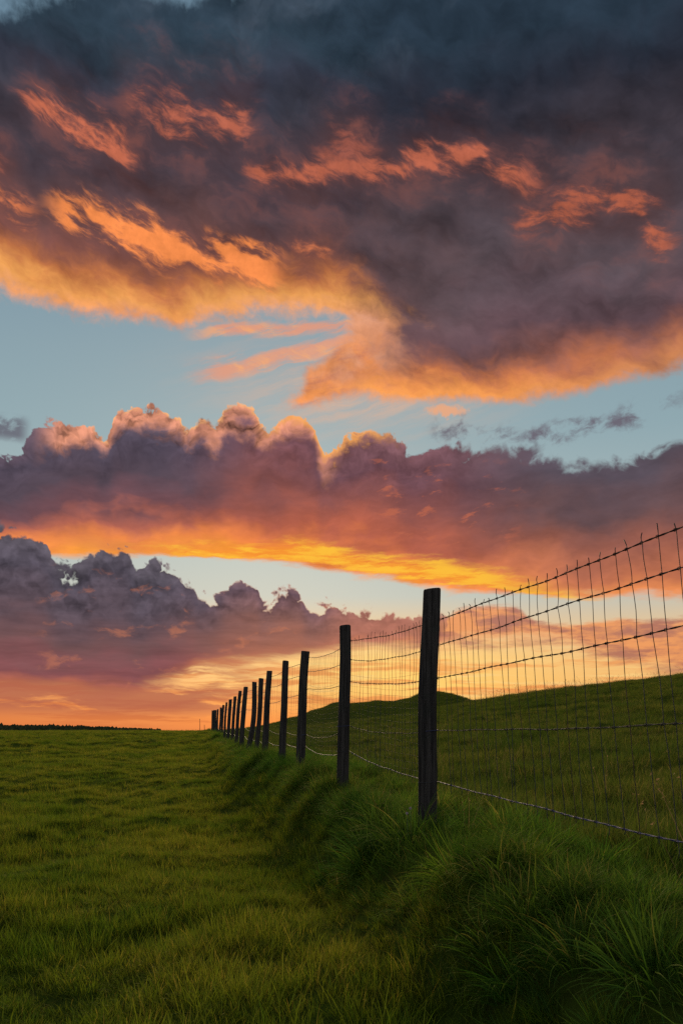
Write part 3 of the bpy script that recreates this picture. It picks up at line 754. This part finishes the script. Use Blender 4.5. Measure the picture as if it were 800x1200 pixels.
class MB:
    def __init__(s): s.V = []; s.F = []
    def add(s, VF):
        V, Fc = VF; o = len(s.V); s.V += [tuple(v) for v in V]; s.F += [[i + o for i in f] for f in Fc]
    def mesh(s, name, mat): return mesh_np(name, np.array(s.V), s.F, mat)

def post_mesh(p, r, seed, mat, bend=0.0, rings=44, sides=28):
    """weathered round post in local coordinates: foot at the origin, buried 0.25 m, checked and chamfered top"""
    rs = np.random.default_rng(seed)
    H = p['tz'] - p['z']; top = Vector((p['tx'] - p['x'], 0, H))
    V = []; Fc = []
    ph = rs.uniform(0, 6.28, 6)
    cut = rs.uniform(0, 6.28, 3)
    zs = list(np.linspace(-0.28, H - 0.012, rings)) + [H - 0.004, H]
    for i, z in enumerate(zs):
        u = max(0.0, z) / H
        cx = top.x * u + bend * math.sin(math.pi * u) + 0.004 * math.sin(5 * z + ph[0]); cy = 0.004 * math.sin(4 * z + ph[1])
        taper = 1.03 - 0.07 * u + 0.02 * math.sin(3.1 * z + ph[2])
        if i == rings: taper *= 0.965
        if i == rings + 1: taper *= 0.90
        for k in range(sides):
            th = 2 * math.pi * k / sides
            e = 1 + 0.035 * math.sin(2 * th + ph[3] + 0.5 * z) + 0.022 * math.sin(5 * th + ph[4] + z) + 0.016 * math.sin(9 * th + ph[5]) + rs.normal(0, 0.004)
            for c_ in cut:
                dth = abs((th - c_ - 0.15 * math.sin(2 * z) + math.pi) % (2 * math.pi) - math.pi)
                if dth < 0.13: e -= 0.07 * (0.5 + 0.5 * math.sin(3 * z + c_))
            rr_ = r * taper * e
            V.append((cx + rr_ * math.cos(th), cy + rr_ * math.sin(th), z + (0.006 * math.sin(th + ph[0]) if i >= rings - 1 else 0)))
    nR = len(zs)
    for i in range(nR - 1):
        for k in range(sides):
            k2 = (k + 1) % sides
            Fc.append([i * sides + k, i * sides + k2, (i + 1) * sides + k2, (i + 1) * sides + k])
    c = len(V); V.append((top.x, 0, H + 0.001))
    for k in range(sides): Fc.append([(nR - 1) * sides + k, (nR - 1) * sides + (k + 1) % sides, c])
    return mesh_np('post', np.array(V), Fc, mat)

def build_fence():
    wood = mat_wood()
    rust = mat_metal('rusty_wire', (0.030, 0.014, 0.010), (0.070, 0.032, 0.020), 0.0, 0.85)
    steel = mat_metal('dull_steel_wire', (0.018, 0.018, 0.021), (0.036, 0.033, 0.034), 0.0, 0.8)
    blue = mat_metal('bluish_wire', (0.030, 0.034, 0.10), (0.050, 0.055, 0.14), 0.0, 0.7)  # galvanised wire; the sky's blue reflection is put into its base colour
    root = bpy.data.objects.new('wire_fence', None); link(root)
    root.location = (POSTS[0]['x'], POSTS[0]['y'], POSTS[0]['z'])
    tag(root, 'long fence of dark weathered round posts with wire netting receding along a grassy bank', 'fence')
    off = Vector(root.location)
    allp = [PM, P0] + POSTS
    rad = [0.064, 0.066, 0.060, 0.0590, 0.060, 0.055, 0.056, 0.054, 0.058, 0.063, 0.052, 0.058, 0.066, 0.052, 0.062, 0.06, 0.064, 0.064, 0.066, 0.066]
    # real posts are not all the same distance apart or thickness
    for i, p in enumerate(allp):
        me = post_mesh(p, rad[i], 100 + i, wood, bend=(0.05 if i == 8 else rng.normal(0, 0.008)), rings=(44 if i < 6 else 16), sides=(28 if i < 6 else 14))
        o = obj('post', me, root, Vector((p['x'], p['y'], p['z'])) - off)
        p['r'] = rad[i]; p['o'] = o
    # wire heights at each post (metres above the eye level), from top to bottom
    WZ = {0: [.66, .54, .34, .03, -.38], 1: [.718, .580, .373, .03, -.395], 2: [.752, .580, .356, .000, -.345], 3: [.894, .705, .487, .046, -.205], 4: [1.03, .83, .59, -.06, -.225], 5: [1.02, .83, .53, -.03, -.22]}
    for i, p in enumerate(allp):
        if i not in WZ:
            t, b = p['tz'], p['z']; h = t - b
            WZ[i] = [t - 0.07 * h, t - 0.20 * h, t - 0.40 * h, b + 0.27 * h, b + 0.12 * h]
    def at_post(i, k):
        p = allp[i]; z = WZ[i][k]; u = (z - p['z']) / (p['tz'] - p['z'])
        return Vector((p['x'] + (p['tx'] - p['x']) * u + p['r'] + 0.004, p['y'] + 0.012, z))
    sag_v = {}
    def wire_point(i, k, u):
        """point at parameter u of wire k in the bay between posts i and i+1"""
        a, b = at_post(i, k), at_post(i + 1, k)
        key = (i, k)
        if key not in sag_v:
            L = (b - a).length
            sag_v[key] = (0.0 if i <= 1 else 0.012 * L * rng.uniform(0.7, 1.5)) + (0.006 if i <= 1 else 0), rng.uniform(0, 6.28)
        s, ph = sag_v[key]
        q_ = a.lerp(b, u); q_.z -= s * 4 * u * (1 - u)
        if k >= 3: q_.z -= s * 2 * u * (1 - u)
        e = u * (1 - u) * 4
        q_.z += e * (0.0035 * math.sin(9 * u + ph) + 0.002 * math.sin(31 * u + 2 * ph)); q_.x += e * 0.004 * math.sin(13 * u + ph)
        return q_
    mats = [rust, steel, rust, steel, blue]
    rr_ = [0.0026, 0.0024, 0.0024, 0.0020, 0.0026]
    labels = ['rusty top wire', 'dull grey steel wire second from the top', 'rusty brown wire third from the top', 'dull grey wire below the middle', 'thicker bluish bottom wire']
    for k in range(5):
        mb = MB()
        for i in range(len(allp) - 1):
            if i <= 2:
                n = 110
                for strand in range(2):       # two strands twisted round each other
                    pts = []
                    for j in range(n + 1):
                        u = j / n; q_ = wire_point(i, k, u); th = u * 120 + strand * math.pi
                        a_ = 0.0019
                        pts.append(q_ + Vector((a_ * math.cos(th), 0, a_ * math.sin(th))) - off)
                    mb.add(tube(pts, rr_[k] * 0.82 * (0.85 if i == 2 else 1), 5))
            else:
                n = 14
                th_ = 0.0026 + 0.00022 * min(allp[i]['y'], 30) * 0.6
                mb.add(tube([wire_point(i, k, j / n) - off for j in range(n + 1)], min(th_, 0.0055), 4))
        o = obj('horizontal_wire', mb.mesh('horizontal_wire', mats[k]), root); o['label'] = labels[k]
    # netting: near bay (the bay that crosses the right edge of the photo) with single stays
    def stay(i, u, mb, r, tip, lean, sides=5):
        """one upright of the netting; hangs from above the top wire to below the bottom one"""
        ph = rng.uniform(0, 6.28)
        a, b = wire_point(i, 0, u), wire_point(i, 4, max(0, min(1, u - lean)))
        d = (a - b); pts = []
        tp = a + d.normalized() * tip + Vector((rng.normal(0, 0.004), rng.normal(0, 0.01), 0))
        zs_ = []
        for k in range(5):
            w_ = k / 4
            uk = max(0, min(1, u - lean * (a.z - WZ[i][k]) / (a.z - b.z + 1e-6)))
            zs_.append(wire_point(i, k, uk))
        lo = zs_[4] - d.normalized() * abs(rng.normal(0.03, 0.02))
        chain = [tp] + zs_ + [lo]
        out = []
        for c0, c1 in zip(chain[:-1], chain[1:]):
            for s_ in range(4):
                f = s_ / 4; q_ = c0.lerp(c1, f)
                w = math.sin(math.pi * f) * 0.005
                out.append(q_ + Vector((0.004 + w * math.sin(ph + 3 * q_.z), w * math.cos(ph * 2 + q_.z * 4), 0)) - off)
        out.append(chain[-1] - off)
        rad_ = [r * (1.35 if j < 3 else 1.0) for j in range(len(out))]
        mb.add(tube(out, rad_, sides))
        for q_ in zs_:             # wire wrapped round each crossing
            ring = []
            dv = (wire_point(i, 0, min(1, u + 0.02)) - wire_point(i, 0, max(0, u - 0.02))).normalized()
            for s_ in range(13):
                th = s_ / 12 * 4 * math.pi * 0.9
                ring.append(q_ + dv * (0.009 * (s_ / 12 - 0.5)) + Vector((0.0058 * math.cos(th), 0, 0.0058 * math.sin(th))) - off)
            mb.add(tube(ring, r * 0.62, 4))
    # bay between P0 (index 1) and the first post in frame (index 2)
    L1 = (at_post(1, 0) - at_post(2, 0)).length
    n1 = 29
    for j in range(n1):
        u = (j + 0.55 + rng.uniform(-0.12, 0.12)) / n1
        mb = MB(); stay(1, u, mb, 0.0016, abs(rng.normal(0.030, 0.010)) + 0.008, 0.07 * 1.0 + rng.normal(0, 0.008))
        obj('stay_wire', mb.mesh('stay_wire', rust if j % 5 == 2 else steel), root)
    # bay beside the camera
    mb = MB()
    for j in range(14): stay(0, (j + 0.5) / 14, mb, 0.0017, 0.035, 0.05)
    obj('net_panel', mb.mesh('net_panel', steel), root)
    # farther bays: fine netting
    for i, (sp, hs) in {2: (0.092, True), 3: (0.105, True), 4: (0.15, True), 5: (0.18, False), 6: (0.2, False), 7: (0.25, False)}.items():
        mb = MB(); L = (at_post(i, 0) - at_post(i + 1, 0)).length; n = int(L / sp)
        for j in range(n):
            u = (j + 0.5 + rng.uniform(-0.25, 0.25)) / n
            if i == 2: stay(i, u, mb, 0.00135, abs(rng.normal(0.045, 0.015)) * (1 if rng.uniform() < 0.85 else 0.2), 0.02 + rng.normal(0, 0.012), 4)
            else:
                pts = [wire_point(i, k, max(0, min(1, u + rng.normal(0, 0.003)))) for k in range(5)]
                mb.add(tube([q_ - off for q_ in pts], 0.0013, 3))
        if hs:
            n2 = 20
            for jz in range(7, 22):
                f = jz / 22
                pts = []
                for s_ in range(n2 + 1):
                    u = s_ / n2; a, b = wire_point(i, 0, u), wire_point(i, 4, u)
                    q_ = a.lerp(b, f); q_.z += 0.006 * math.sin(7 * u + jz); q_.x += 0.004
                    pts.append(q_ - off)
                mb.add(tube(pts, 0.0009 if i == 2 else 0.0011, 3))
        obj('net_panel', mb.mesh('net_panel', steel), root)
    # ties: wire looped round the nearest posts where the lower wires pass
    for i in (1, 2, 3, 4):
        for k in (3, 4):
            p = allp[i]; q_ = at_post(i, k); cx = q_.x - p['r'] - 0.004
            pts = [Vector((cx + (p['r'] + 0.003) * math.cos(t_), p['y'] + (p['r'] + 0.003) * math.sin(t_), q_.z + 0.006 * math.sin(t_ + 1))) - off for t_ in np.linspace(0, 2 * math.pi, 30)[:-1]]
            mb = MB(); mb.add(tube(pts, 0.0021, 5, closed=True))
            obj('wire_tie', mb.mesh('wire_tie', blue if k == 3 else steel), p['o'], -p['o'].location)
    # staples holding the upper wires
    for i in (1, 2, 3):
        for k in (0, 1, 2):
            q_ = at_post(i, k)
            pts = [q_ + Vector((-0.012, -0.004, 0.007)) - off, q_ + Vector((0.004, -0.002, 0.007)) - off, q_ + Vector((0.005, 0.0, -0.001)) - off, q_ + Vector((0.004, 0.002, -0.008)) - off, q_ + Vector((-0.012, 0.004, -0.008)) - off]
            mb = MB(); mb.add(tube(pts, 0.0015, 4)); obj('staple', mb.mesh('staple', steel), allp[i]['o'], -allp[i]['o'].location)

# ------------------------------------------------------------------ small things
def build_extras():
    st = mat_metal('stake_steel', (0.03, 0.026, 0.024), (0.05, 0.04, 0.035), 0.2, 0.8)
    for (d, cx, ty, r, lab) in ((74, 234.2, 842.5, 0.022, 'taller of two thin bare stakes on the horizon left of the last fence posts'), (72, 239.6, 849.5, 0.024, 'shorter of two thin bare stakes on the horizon left of the last fence posts')):
        x = (cx - 400) / F * d; zg = float(ground_z(x, d)); zt = -(ty - HY) / F * d
        root = bpy.data.objects.new('thin_stake', None); link(root); root.location = (x, d, zg)
        tag(root, lab, 'stake', 'thin stakes on the horizon')
        h = zt - zg; mb = MB()
        mb.add(tube([(0, 0, -0.2), (0.01, 0, h * 0.4), (0.0, 0, h * 0.97)], [r, r, r * 0.8], 8)); obj('shaft', mb.mesh('shaft', st), root)
        mb = MB(); mb.add(tube([(0, 0, h * 0.96), (0, 0, h)], [r * 1.5, r * 1.3], 8)); obj('cap', mb.mesh('cap', st), root)
    # far wood on the left horizon
    m, g, out = new_mat('distant_leaves')
    pos = X(g, g.new('ShaderNodeNewGeometry').outputs['Position'])
    bs = g.new('ShaderNodeBsdfDiffuse'); g.put(bs.inputs['Color'], g.mix(g.ss(g.noise(pos, 0.3, 4, 0.6), 0.4, 0.6), (0.030, 0.036, 0.018), (0.045, 0.050, 0.022)))
    g.l.new(bs.outputs[0], out.inputs[0])
    bm = bmesh.new(); bmesh.ops.create_icosphere(bm, subdivisions=2, radius=1.0)
    bv = np.array([v.co[:] for v in bm.verts]); bf = [[v.index for v in f.verts] for f in bm.faces]; bm.free()
    mb = MB(); D0 = 620
    for i in range(520):
        px = rng.uniform(-220, 186); d = D0 + rng.uniform(0, 60)
        hpx = np.interp(px, [-220, 0, 60, 100, 140, 165, 186], [7.2, 5.4, 4.9, 4.2, 2.6, 1.5, 0.6]) * rng.uniform(0.94, 1.02)
        ztop = hpx / F * d; zb = float(ground_z((px - 400) / F * d, d))
        rx = rng.uniform(2.4, 4.4); H = ztop - zb
        for _ in range(2):
            V = bv * np.array([rx, rx, H * 0.55]) * (1 + 0.13 * rng.normal(0, 1, (len(bv), 1)))
            V = V + np.array([(px - 400) / F * d + rng.normal(0, 1.2), d, zb + H * 0.5 - rng.uniform(0, 0.6)])
            mb.add((V, bf))
    o = obj('distant_wood', mesh_np('distant_wood', np.array(mb.V), mb.F, m, smooth=False)); tag(o, 'dark low wood along the horizon at the left', 'wood', kind='stuff')
    # two small pale flowers at the foot of the nearest post
    mp = mat_metal('petal_pink', (0.45, 0.28, 0.36), (0.55, 0.38, 0.45), 0.0, 0.6); ms = mat_metal('flower_stem', (0.05, 0.08, 0.02), (0.06, 0.10, 0.02), 0, 0.7)
    for n_, (cx, cy, d) in enumerate(((476.5, 953, 5.05), (480.5, 947, 5.10))):
        x = (cx - 400) / F * d; z = -(cy - HY) / F * d; zg = float(ground_z(x, d))
        root = bpy.data.objects.new('wildflower', None); link(root); root.location = (x, d, zg)
        tag(root, ('lower' if n_ == 0 else 'upper') + ' of two tiny pale flowers at the foot of the nearest post', 'flower', 'tiny pale flowers by the nearest post')
        h = z - zg; mb = MB(); mb.add(tube([(0, 0, -0.01), (0.006, 0, h * 0.5), (0, -0.004, h)], 0.0013, 5)); obj('stem', mb.mesh('stem', ms), root)
        mb = MB()
        for k in range(6):
            th = k / 6 * 2 * math.pi; c_, s_ = math.cos(th), math.sin(th)
            def pt(u, v, w):
                u *= 0.7; v *= 0.7; w *= 0.7
                return (u * c_ - v * s_, w - 0.3 * (u * s_ + v * c_), h + (u * s_ + v * c_))
            mb.add(([pt(0, 0, -0.003), pt(0.006, -0.0045, -0.006), pt(0.0125, -0.003, -0.005), pt(0.0135, 0, -0.0045), pt(0.0125, 0.003, -0.005), pt(0.006, 0.0045, -0.006)], [[0, 1, 2, 3, 4, 5]]))
        obj('petals', mb.mesh('petals', mp), root)

# ------------------------------------------------------------------ light
def build_sun():
    l = bpy.data.lights.new('sun', 'SUN'); l.energy = SUN_STRENGTH; l.angle = math.radians(16); l.color = (1.0, 0.74, 0.40)
    o = bpy.data.objects.new('sun', l); link(o)
    a, e = math.radians(SUN_AZ), math.radians(SUN_EL)
    d = Vector((math.sin(a) * math.cos(e), math.cos(a) * math.cos(e), math.sin(e)))
    o.rotation_euler = (-d).to_track_quat('-Z', 'Y').to_euler(); o.location = d * 50
SUN_STRENGTH = 5.0

build_ground(mat_ground())
grow()
build_fence()
build_extras()
build_sun()
sc.cycles.max_bounces = 4; sc.cycles.diffuse_bounces = 2; sc.cycles.transmission_bounces = 3; sc.cycles.glossy_bounces = 2
sc.cycles.caustics_reflective = False; sc.cycles.caustics_refractive = False
sc.cycles.filter_width = 1.5

sc.cycles.use_denoising = False
sc.cycles.adaptive_threshold = 0.006
sc.cycles.sample_clamp_direct = 2.5; sc.cycles.sample_clamp_indirect = 1.5
